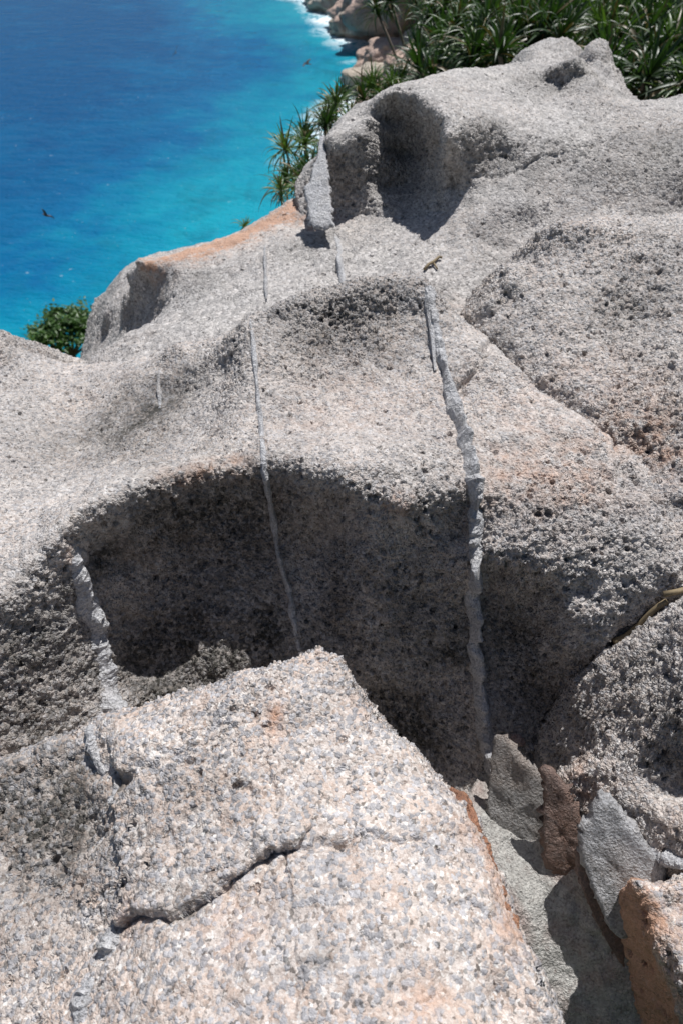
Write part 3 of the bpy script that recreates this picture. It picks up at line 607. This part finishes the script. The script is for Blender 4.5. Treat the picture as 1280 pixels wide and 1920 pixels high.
def sheet(name, xs, ys, zf, mat):
    X, Y = np.meshgrid(xs, ys, indexing='ij'); n, m = X.shape; X = X.ravel(); Y = Y.ravel()
    I = np.arange(n*m).reshape(n, m); F = np.stack([I[:-1, :-1], I[1:, :-1], I[1:, 1:], I[:-1, 1:]], -1).reshape(-1, 4)
    o = mesh_obj(name, np.stack([X, Y, zf(X, Y)], 1), F, mat); return o, X, Y
s = NT('hillside_ground'); co = s.coord()
n1 = s.noise(co, .5, 6); n2 = s.noise(co, 3, 6, .65)
zc = s.n('ShaderNodeSeparateXYZ'); s.set(zc.inputs[0], co)
rock = s.mix(s.rng(n2, .35, .65), (.22, .15, .12), (.46, .35, .29))
c = s.mix(s.rng(s.math('ADD', zc.outputs[2], s.math('MULTIPLY', n1, 5)), SEA+4.5, SEA+6.5), rock, s.mix(n2, (.03, .05, .015), (.07, .09, .03)))
s.set(s.bsdf.inputs['Base Color'], c); s.bsdf.inputs['Roughness'].default_value = .95
bp = s.n('ShaderNodeBump'); bp.inputs['Distance'].default_value = .3; s.set(bp.inputs['Height'], n2); s.t.links.new(bp.outputs[0], s.bsdf.inputs['Normal'])
o, _, _ = sheet('hillside', axis(-200, 300, -40, 60, .9, 1.25), axis(-290, 255, -10, 120, .9, 1.25), land_z, s.m)
tag(o, kind='structure')

s = NT('sea_water'); co = s.coord(); sh = s.attr('shallow'); fm = s.attr('foam')
n1 = s.noise(co, .09, 4, .55); n2 = s.noise(co, .45, 5, .6); n3 = s.noise(co, 2.2, 4, .6)
f = s.math('ADD', sh, s.math('ADD', s.math('MULTIPLY', s.math('SUBTRACT', n1, .5), 1.1), s.math('MULTIPLY', s.math('SUBTRACT', n2, .5), .65)))
c = s.ramp(f, [(0, (.002, .070, .190)), (.35, (.002, .108, .250)), (.62, (.002, .175, .295)), (1, (.006, .265, .36))])
c = s.mix(s.math('MULTIPLY', s.rng(s.noise(co, .30, 5, .65, .4), .53, .68), s.math('MULTIPLY', sh, .55)), c, (.004, .10, .16))      # weed and reef on the bottom
foam = s.math('MULTIPLY', fm, s.rng(s.math('ADD', s.math('MULTIPLY', n3, .6), s.math('MULTIPLY', n2, .4)), .40, .52), clamp=True)
fl = s.math('MULTIPLY', s.rng(s.noise(co, 3.4, 2), .70, .75), s.rng(n2, .42, .6))
c = s.mix(s.math('MAXIMUM', foam, s.math('MULTIPLY', fl, .22)), c, (.78, .82, .83))
s.set(s.bsdf.inputs['Base Color'], c); s.set(s.bsdf.inputs['Roughness'], s.math('ADD', .22, s.math('MULTIPLY', foam, .5))); s.bsdf.inputs['IOR'].default_value = 1.33
s.bsdf.inputs['Specular IOR Level'].default_value = .07
mp = s.n('ShaderNodeMapping'); s.set(mp.inputs[0], co); mp.inputs['Scale'].default_value = (.7, 1.3, 1); mp.inputs['Rotation'].default_value = (0, 0, .5)
wv = s.math('ADD', s.noise(mp.outputs[0], .8, 6, .6), s.math('MULTIPLY', s.noise(mp.outputs[0], 4, 3, .6), .25))
bp = s.n('ShaderNodeBump'); bp.inputs['Distance'].default_value = .35; bp.inputs['Strength'].default_value = .8; s.set(bp.inputs['Height'], wv); s.t.links.new(bp.outputs[0], s.bsdf.inputs['Normal'])
o, X, Y = sheet('sea', axis(-2000, 300, -60, 20, .5, 1.3), axis(-300, 2500, 10, 125, .5, 1.3), lambda X, Y: 0*X+SEA, s.m)
d = -shore(X, Y); P = np.stack([X, Y, 0*X], 1)
attr(o, 'shallow', np.clip(1.10-np.clip(d, 0, 60)/17., 0, 1.2))
wob = 1.0*fbm(P, .35, 6, 3)
attr(o, 'foam', np.clip(1.25-np.clip(d+wob, 0, 9)/(2.2+1.5*vnoise(P, .12, 9)), 0, 1))
tag(o, kind='structure')

# ------------------------------------------------------------------ boulders along the far cove
def shore_rock_mat(name, a, b):
    s = NT(name); co = s.coord(); n1 = s.noise(co, .9, 6, .65); n2 = s.noise(co, 4, 5, .65)
    c = s.mix(s.rng(n1, .35, .65), a, b); c = s.mix(s.math('MULTIPLY', s.rng(n2, .55, .7), .6), c, (.10, .085, .07))
    s.set(s.bsdf.inputs['Base Color'], c); s.bsdf.inputs['Roughness'].default_value = .9
    bp = s.n('ShaderNodeBump'); bp.inputs['Distance'].default_value = .25; s.set(bp.inputs['Height'], s.math('ADD', n1, n2)); s.t.links.new(bp.outputs[0], s.bsdf.inputs['Normal'])
    return s.m
SR_PINK = shore_rock_mat('shore_rock_pink', (.62, .46, .38), (.42, .30, .24)); SR_TAN = shore_rock_mat('shore_rock_tan', (.60, .52, .43), (.40, .34, .27))
SR_RED = shore_rock_mat('shore_rock_red', (.42, .26, .20), (.26, .16, .12))
import bmesh
bm = bmesh.new(); bmesh.ops.create_icosphere(bm, subdivisions=5, radius=1); bm.verts.ensure_lookup_table()
ICO_V = np.array([v.co[:] for v in bm.verts]); ICO_F = np.array([[v.index for v in f.verts] for f in bm.faces]); bm.free()
def boulder(name, u, v, z, size, mat, label, seed, rz=0.):
    r = ray(u, v); p = r*(z/r[2])
    V = ICO_V.copy(); q = V*1.0+seed*7.3
    V = V*(1+.28*fbm(q, 1.1, seed, 2)+.16*fbm(q, 2.6, seed+3, 4))[:, None]
    cell = np.floor(fbm(q, 1.7, seed+9, 2)*3)/3; V = V*(1+.14*cell)[:, None]
    V = V*np.array(size)*.5; c_, s_ = math.cos(rz), math.sin(rz); V[:, :2] = V[:, :2]@np.array([[c_, s_], [-s_, c_]])
    o = mesh_obj(name, V, ICO_F, mat); o.location = p; return tag(o, label, 'boulder', 'boulders along the far cove')
for i, (u, v, z, sz, m, rz, lab) in enumerate([
    (625,-5,-15.0,(5,8,3.2),SR_TAN,.4,'tan boulder at the top edge, farthest left in the cove, ringed by foam'),
    (700,32,-14.8,(8,7,4.5),SR_PINK,.2,'broad pink and tan boulder above the white surf of the cove'),
    (660,48,-15.4,(5.5,5,2.2),SR_TAN,.9,'low wet tan rock in the surf below the broad pink boulder'),
    (760,35,-14.0,(5,6,5),SR_RED,.1,'dark reddish boulder beside the leaves at the back of the cove'),
    (735,10,-13.0,(8,6,5),SR_PINK,.5,'high pink boulder cut by the top edge of the picture'),
    (790,10,-11.5,(6,6,6),SR_RED,.3,'shaded rock partly hidden by palm leaves at the top edge'),
    (765,105,-14.6,(6,5.5,3.4),SR_PINK,.2,'pink rock on the near side of the inlet, next to the palms'),
    (722,122,-15.2,(5,4.5,2.4),SR_PINK,.8,'smaller pink rock at the water side of the near inlet group'),
    (790,95,-14.2,(4,4,3.4),SR_TAN,.4,'tan rock at the head of the inlet under the green fronds'),
    (690,150,-15.4,(4.0,4,1.8),SR_TAN,1.2,'tan rock right above the small screw pine clump'),
    (770,140,-13.4,(4.5,4,3),SR_PINK,.6,'pink rock just behind the crest of the upper boulder')]):
    boulder('shore_boulder', u, v, z, sz, m, lab, i+1, rz)

# ------------------------------------------------------------------ plants
def leaf_mat(name, a, b, tr=.25):
    s = NT(name); co = s.coord(); n1 = s.noise(co, 6, 3)
    oi = s.n('ShaderNodeObjectInfo'); c = s.mix(s.rng(n1, .35, .65), a, b)
    c = s.mix(1.0, c, s.ramp(oi.outputs['Random'], [(0, (.65, .70, .6)), (1, (1.2, 1.15, 1.1))]), 'MULTIPLY')
    s.set(s.bsdf.inputs['Base Color'], c); s.bsdf.inputs['Roughness'].default_value = .45
    t = s.n('ShaderNodeBsdfTranslucent'); s.set(t.inputs[0], s.mix(1.0, c, (1.3, 1.5, .6), 'MULTIPLY')); mx = s.n('ShaderNodeMixShader'); mx.inputs[0].default_value = tr
    s.t.links.new(s.bsdf.outputs[0], mx.inputs[1]); s.t.links.new(t.outputs[0], mx.inputs[2]); s.t.links.new(mx.outputs[0], s.out.inputs[0])
    return s.m
L_DARK = leaf_mat('pandanus_leaf', (.018, .045, .012), (.042, .088, .022)); L_MID = leaf_mat('pandanus_leaf_bright', (.05, .10, .022), (.10, .17, .04))
L_DEAD = leaf_mat('dead_leaf', (.10, .075, .035), (.20, .15, .07), .1)
L_TREE = leaf_mat('tree_leaf', (.035, .09, .015), (.07, .14, .03))
s = NT('bark'); c = s.mix(s.noise(s.coord(), 12, 5), (.10, .08, .06), (.26, .21, .17)); s.set(s.bsdf.inputs['Base Color'], c); s.bsdf.inputs['Roughness'].default_value = .9; BARK = s.m
def strap(V, F, base, dirv, length, width, droop, up=Vector((0, 0, 1))):
    """one folded strap leaf"""
    n = 7; p = Vector(base); d = Vector(dirv).normalized(); i0 = len(V)
    for k in range(n+1):
        t = k/n; side = d.cross(up); side = side.normalized() if side.length > 1e-4 else Vector((1, 0, 0))
        wd = width*(.75+.5*t if t < .3 else .95*(1-((t-.3)/.7)**1.8)+.03)*.5
        nrm = side.cross(d).normalized()
        V += [p-side*wd+nrm*wd*.35, p.copy(), p+side*wd+nrm*wd*.35]
        p = p+d*(length/n); d = (d+Vector((0, 0, -droop*(.25+t)/n*2.2))).normalized()
    for k in range(n):
        a = i0+k*3; F += [(a, a+1, a+4, a+3), (a+1, a+2, a+5, a+4)]
def rosette_mesh(name, mat, n, length, width, seed, droop=1.0):
    r = random.Random(seed); V = []; F = []
    for i in range(n):
        t = i/n; az = i*2.399963+r.uniform(-.2, .2); el = R(80-75*t+r.uniform(-10, 10))
        dv = Vector((math.cos(az)*math.cos(el), math.sin(az)*math.cos(el), math.sin(el)))
        strap(V, F, Vector((0, 0, -.12*length*t)), dv, length*r.uniform(.55, 1.2)*(.75+.35*t), width*r.uniform(.7, 1.15), droop*r.uniform(.2, 2.4)*(.4+t))
    me = bpy.data.meshes.new(name); me.from_pydata([v[:] for v in V], [], F); me.update(); me.materials.append(mat); me.materials.append(L_DEAD)
    for p in me.polygons:
        if (p.index//14) % 9 == 7: p.material_index = 1
    me.polygons.foreach_set('use_smooth', [True]*len(me.polygons)); return me
def tube(name, pts, radii, mat, parent=None, sides=8, seed=0):
    r = random.Random(seed); V = []; F = []; P = [Vector(p) for p in pts]
    for i, p in enumerate(P):
        t = (P[min(i+1, len(P)-1)]-P[max(i-1, 0)]).normalized(); a = t.cross(Vector((.3, .9, .2))).normalized(); b = t.cross(a)
        for k in range(sides):
            w_ = 2*math.pi*k/sides; V.append(p+(a*math.cos(w_)+b*math.sin(w_))*radii[i]*r.uniform(.82, 1.15))
    for i in range(len(P)-1):
        for k in range(sides):
            j = (k+1) % sides; F.append((i*sides+k, i*sides+j, (i+1)*sides+j, (i+1)*sides+k))
    F.append(tuple(range(sides))[::-1]); F.append(tuple((len(P)-1)*sides+k for k in range(sides)))
    return mesh_obj(name, [v[:] for v in V], F, mat, parent)
def gz(x, y): return float(land_z(np.array([x]), np.array([y]))[0])
ROS = [rosette_mesh('leaf_rosette', L_DARK, 44, .95, .062, k, 1.0) for k in range(3)]
ROSM = [rosette_mesh('leaf_rosette', L_MID, 44, .85, .058, 10+k, 1.1) for k in range(2)]
def screw_pine(u, v, d, spread, nros, label, group, meshes, scale, seed):
    r = random.Random(seed); c = Vector(pt(u, v, d)); g = gz(c.x, c.y); g = min(g, c.z-.6)
    root = empty('screw_pine', (c.x, c.y, g)); tag(root, label, 'screw pine', group)
    top = c.z-g; lean = Vector((r.uniform(-.3, .3), r.uniform(-.3, .3), 0)); fork = Vector((0, 0, top*.6))+lean*.3
    tube('trunk', [(0, 0, -.2), (lean.x*.1, lean.y*.1, top*.3), fork[:]], [.09*scale, .075*scale, .06*scale], BARK, root, seed=seed)
    for k in range(nros):
        o = Vector((r.gauss(0, spread*.6), r.gauss(0, spread*.6), top+r.uniform(-.5, .35)*spread))
        if nros == 1: o = Vector((0, 0, top))
        tube('branch', [fork[:], ((fork+o)*.5+Vector((o.x*.15, o.y*.15, -.1))*spread)[:], o[:]], [.05*scale, .04*scale, .035*scale], BARK, root, 6, seed+k)
        q = bpy.data.objects.new('leaf_rosette', meshes[(k+seed) % len(meshes)]); col.objects.link(q); q.parent = root; q.location = o
        sc = scale*r.uniform(.75, 1.15); q.scale = (sc, sc, sc)
        q.rotation_euler = (r.gauss(0, .35)-(.25 if nros > 1 else 0), r.gauss(0, .35), r.uniform(0, 6.28))
i = 0
WORDS = {6.4: 'in the nearest row behind the upper boulder', 8.0: 'in the second row', 10.5: 'in the third row', 13.5: 'in the fourth row', 17.: 'in the farthest row'}
for d, us, v, sp in ((6.4, (1195,1260,1330,1400), 165, .45), (8.0, (880,950,1020,1090,1160,1230,1310,1390), 85, .6), (10.5, (850,930,1010,1090,1170,1250,1330), 25, .75), (13.5, (830,910,1000,1090,1180,1270,1350), -35, .9), (17., (850,960,1070,1180,1290), -80, 1.1)):
    for k, u in enumerate(us):
        i += 1; r = random.Random(i)
        screw_pine(u, v+r.uniform(-18, 18), d*r.uniform(.95, 1.05), sp, 20, 'screw pine, number %s from the left, %s' % (('one', 'two', 'three', 'four', 'five', 'six', 'seven', 'eight')[k], WORDS[d]), 'screw pines on the slope', ROS if (i % 3) else ROSM, .62, i)
for k, (u, v, d, sc, lab) in enumerate([(742,150,6.6,.42,'small screw pine highest in the clump beside the upper boulder'), (705,165,6.4,.48,'spiky small screw pine in front of the pink inlet rocks'), (665,178,6.2,.50,'small screw pine with long blades against the white surf'),
        (635,215,5.9,.46,'small screw pine over the pointed left corner of the upper boulder'), (608,248,5.7,.46,'small screw pine just above the tall quartz fin'), (582,285,5.5,.46,'small screw pine behind the upper half of the quartz fin'),
        (562,325,5.2,.44,'bright small screw pine left of the quartz fin'), (556,348,4.9,.34,'lowest small screw pine at the foot of the clump'), (527,372,4.7,.2,'tiny leafy tuft on the ledge edge nearest the screw pine clump'), (458,424,4.3,.16,'tiny isolated leafy tuft on the orange ledge edge')]):
    screw_pine(u, v, d, .16*sc/.45, 4 if sc > .3 else 1, lab, 'small screw pines by the sea edge', ROSM if k % 2 else ROS, sc*.62, 60+k)
# low broad-leaved tree on the cliff below
c = Vector(pt(126, 636, 17.)); g = gz(c.x, c.y); g = min(g, c.z-1.2)
root = empty('cliff_tree', (c.x, c.y, g)); tag(root, 'round green broad-leaved tree below the rocks at the left', 'tree')
top = c.z-g; tube('trunk', [(.1, 0, -.3), (0, .05, top*.5), (0, 0, top-.3)], [.13, .10, .07], BARK, root)
r = random.Random(5); V = []; F = []; clumps = []
for k in range(46):
    a, e, q = r.uniform(0, 6.28), math.asin(r.uniform(-.5, 1)), r.uniform(.45, 1)
    clumps.append((Vector((math.cos(a)*math.cos(e)*q*1.08+r.uniform(-.12, .12), math.sin(a)*math.cos(e)*q*.95, math.sin(e)*q*.60+r.uniform(-.08, .12))), r.uniform(.12, .27)))
for k, (cc, rad) in enumerate(clumps[:14]): tube('branch', [(0, 0, top-.5), (cc.x*.5, cc.y*.5, top-.2+cc.z*.3), (cc.x, cc.y, top+cc.z)], [.035, .025, .012], BARK, root, 5, k)
for cc, rad in clumps:
    for _ in range(95):
        p = cc+Vector((r.gauss(0, 1), r.gauss(0, 1), r.gauss(0, .7)))*rad*.62+Vector((0, 0, top))
        n = (Vector((r.gauss(0, .6), r.gauss(0, .6), 1)).normalized()); a = n.orthogonal().normalized(); b = n.cross(a); t = r.uniform(0, 6.28)
        a, b = a*math.cos(t)+b*math.sin(t), b*math.cos(t)-a*math.sin(t); L = r.uniform(.05, .085); i0 = len(V)
        V += [p-a*L, p-b*L*.45+n*.008, p+a*L, p+b*L*.45+n*.008]; F.append((i0, i0+1, i0+2, i0+3))
mesh_obj('crown', [v[:] for v in V], F, L_TREE, root, smooth=False)

# ------------------------------------------------------------------ birds over the water, dry sticks, loose chip
s = NT('bird_feathers'); c = s.mix(s.noise(s.coord(), 9, 4), (.035, .028, .024), (.14, .10, .075)); s.set(s.bsdf.inputs['Base Color'], c); s.bsdf.inputs['Roughness'].default_value = .8; FEATH = s.m
def bird(u, v, d, span, heading, bank, flap, label):
    root = empty('seabird', pt(u, v, d)); root.rotation_euler = (bank, 0, heading); tag(root, label, 'bird', 'birds flying over the sea')
    prof = [(-.30, .004), (-.24, .022), (-.14, .05), (0, .062), (.12, .050), (.19, .034), (.24, .036), (.285, .026), (.30, .010), (.345, .002)]
    V = []; F = []; m = 10
    for x, rr in prof:
        for k in range(m): t = 2*math.pi*k/m; V.append((x*span, rr*span*math.cos(t), rr*span*.9*math.sin(t)+(.02*span if x > .2 else 0)))
    for i in range(len(prof)-1):
        for k in range(m): j = (k+1) % m; F.append((i*m+k, i*m+j, (i+1)*m+j, (i+1)*m+k))
    mesh_obj('body', V, F, FEATH, root)
    for sd in (1, -1):
        st = [(0.03, .13, -.10, 0), (.16, .15, -.09, flap*.10), (.28, .13, -.08, flap*.15), (.40, .06, -.06, flap*.14), (.50, -.04, -.07, flap*.10)]
        V = []; F = []
        for y, fx, bx, z in st: V += [(fx*span, sd*y*span, z*span), ((fx+bx)*.5*span, sd*y*span, (z+.018)*span), (bx*span, sd*y*span, z*span), ((fx+bx)*.5*span, sd*y*span, (z-.004)*span)]
        for i in range(4):
            for k in range(4): j = (k+1) % 4; q = (i*4+k, i*4+j, i*4+4+j, i*4+4+k); F.append(q if sd > 0 else q[::-1])
        F += [(0, 1, 2, 3), (19, 18, 17, 16)]
        mesh_obj('wing', V, F, FEATH, root)
    V = [(-.26*span, -.02*span, .005), (-.26*span, .02*span, .005), (-.46*span, .07*span, 0), (-.44*span, 0, .01), (-.46*span, -.07*span, 0)]
    V += [(a, b_, c_-.012*span) for a, b_, c_ in V]; n = 5
    mesh_obj('tail', V, [(0, 1, 2, 3, 4), (9, 8, 7, 6, 5)]+[(i, i+n, (i+1) % n+n, (i+1) % n) for i in range(n)], FEATH, root)
bird(88, 404, 15, .42, R(150), R(50), .9, 'dark brown bird with raised wings, largest, low at the left')
bird(330, 98, 24, .42, R(95), R(-55), .6, 'small dark bird over the deep blue water near the top')
bird(576, 119, 26, .5, R(140), R(-20), .5, 'slim grey-brown bird gliding near the cove')
s = NT('dry_wood'); mp = s.n('ShaderNodeMapping'); s.set(mp.inputs[0], s.coord()); mp.inputs['Scale'].default_value = (60, 60, 60)
c = s.mix(s.noise(mp.outputs[0], 3, 5), (.10, .075, .045), (.34, .26, .15)); s.set(s.bsdf.inputs['Base Color'], c); s.bsdf.inputs['Roughness'].default_value = .8; WOOD = s.m
def stick(rock, pix, rad, label, lift=.012, seed=0):
    P = [rock.hit(u, v) for u, v in pix]; P = [p+n*lift for p, n in P]; b = P[0]; k = len(P)
    root = tube('dry_stick', [p-b for p in P], [rad*(1-.35*i/k) for i in range(k)], WOOD, None, 7, seed); root.location = b
    return tag(root, label, 'stick')
stick(main, [(1143,1197),(1165,1185),(1190,1165),(1212,1143),(1232,1127),(1246,1121)], .011, 'dry brown stick lying in the crack at the right', .016, 1)
stick(main, [(1240,1108),(1262,1102),(1290,1094)], .009, 'yellowish dry stick end cut by the right edge', .018, 2)
a = stick(upper, [(795,511),(803,502),(812,497),(822,488),(827,489)], .007, 'curled dry twig behind the top of the main quartz vein', .016, 3)
p0 = np.array(a.location)
for pix in ([(812,498),(818,509)],):
    P = [upper.hit(u, v) for u, v in pix]; tube('twig', [p+n*.012-p0 for p, n in P], [.004]*len(P), WOOD, a, 5)
p, n = main.hit(968, 1386)
V = ICO_V*(1+.25*fbm(ICO_V, 1.5, 3, 2))[:, None]*np.array([.024, .016, .012]); o = mesh_obj('stone_chip', V, ICO_F, Q_PINK); o.location = p+n*.006; o.rotation_euler = (.5, .2, -.3)
tag(o, 'loose brown stone chip beside the quartz fin', 'stone')
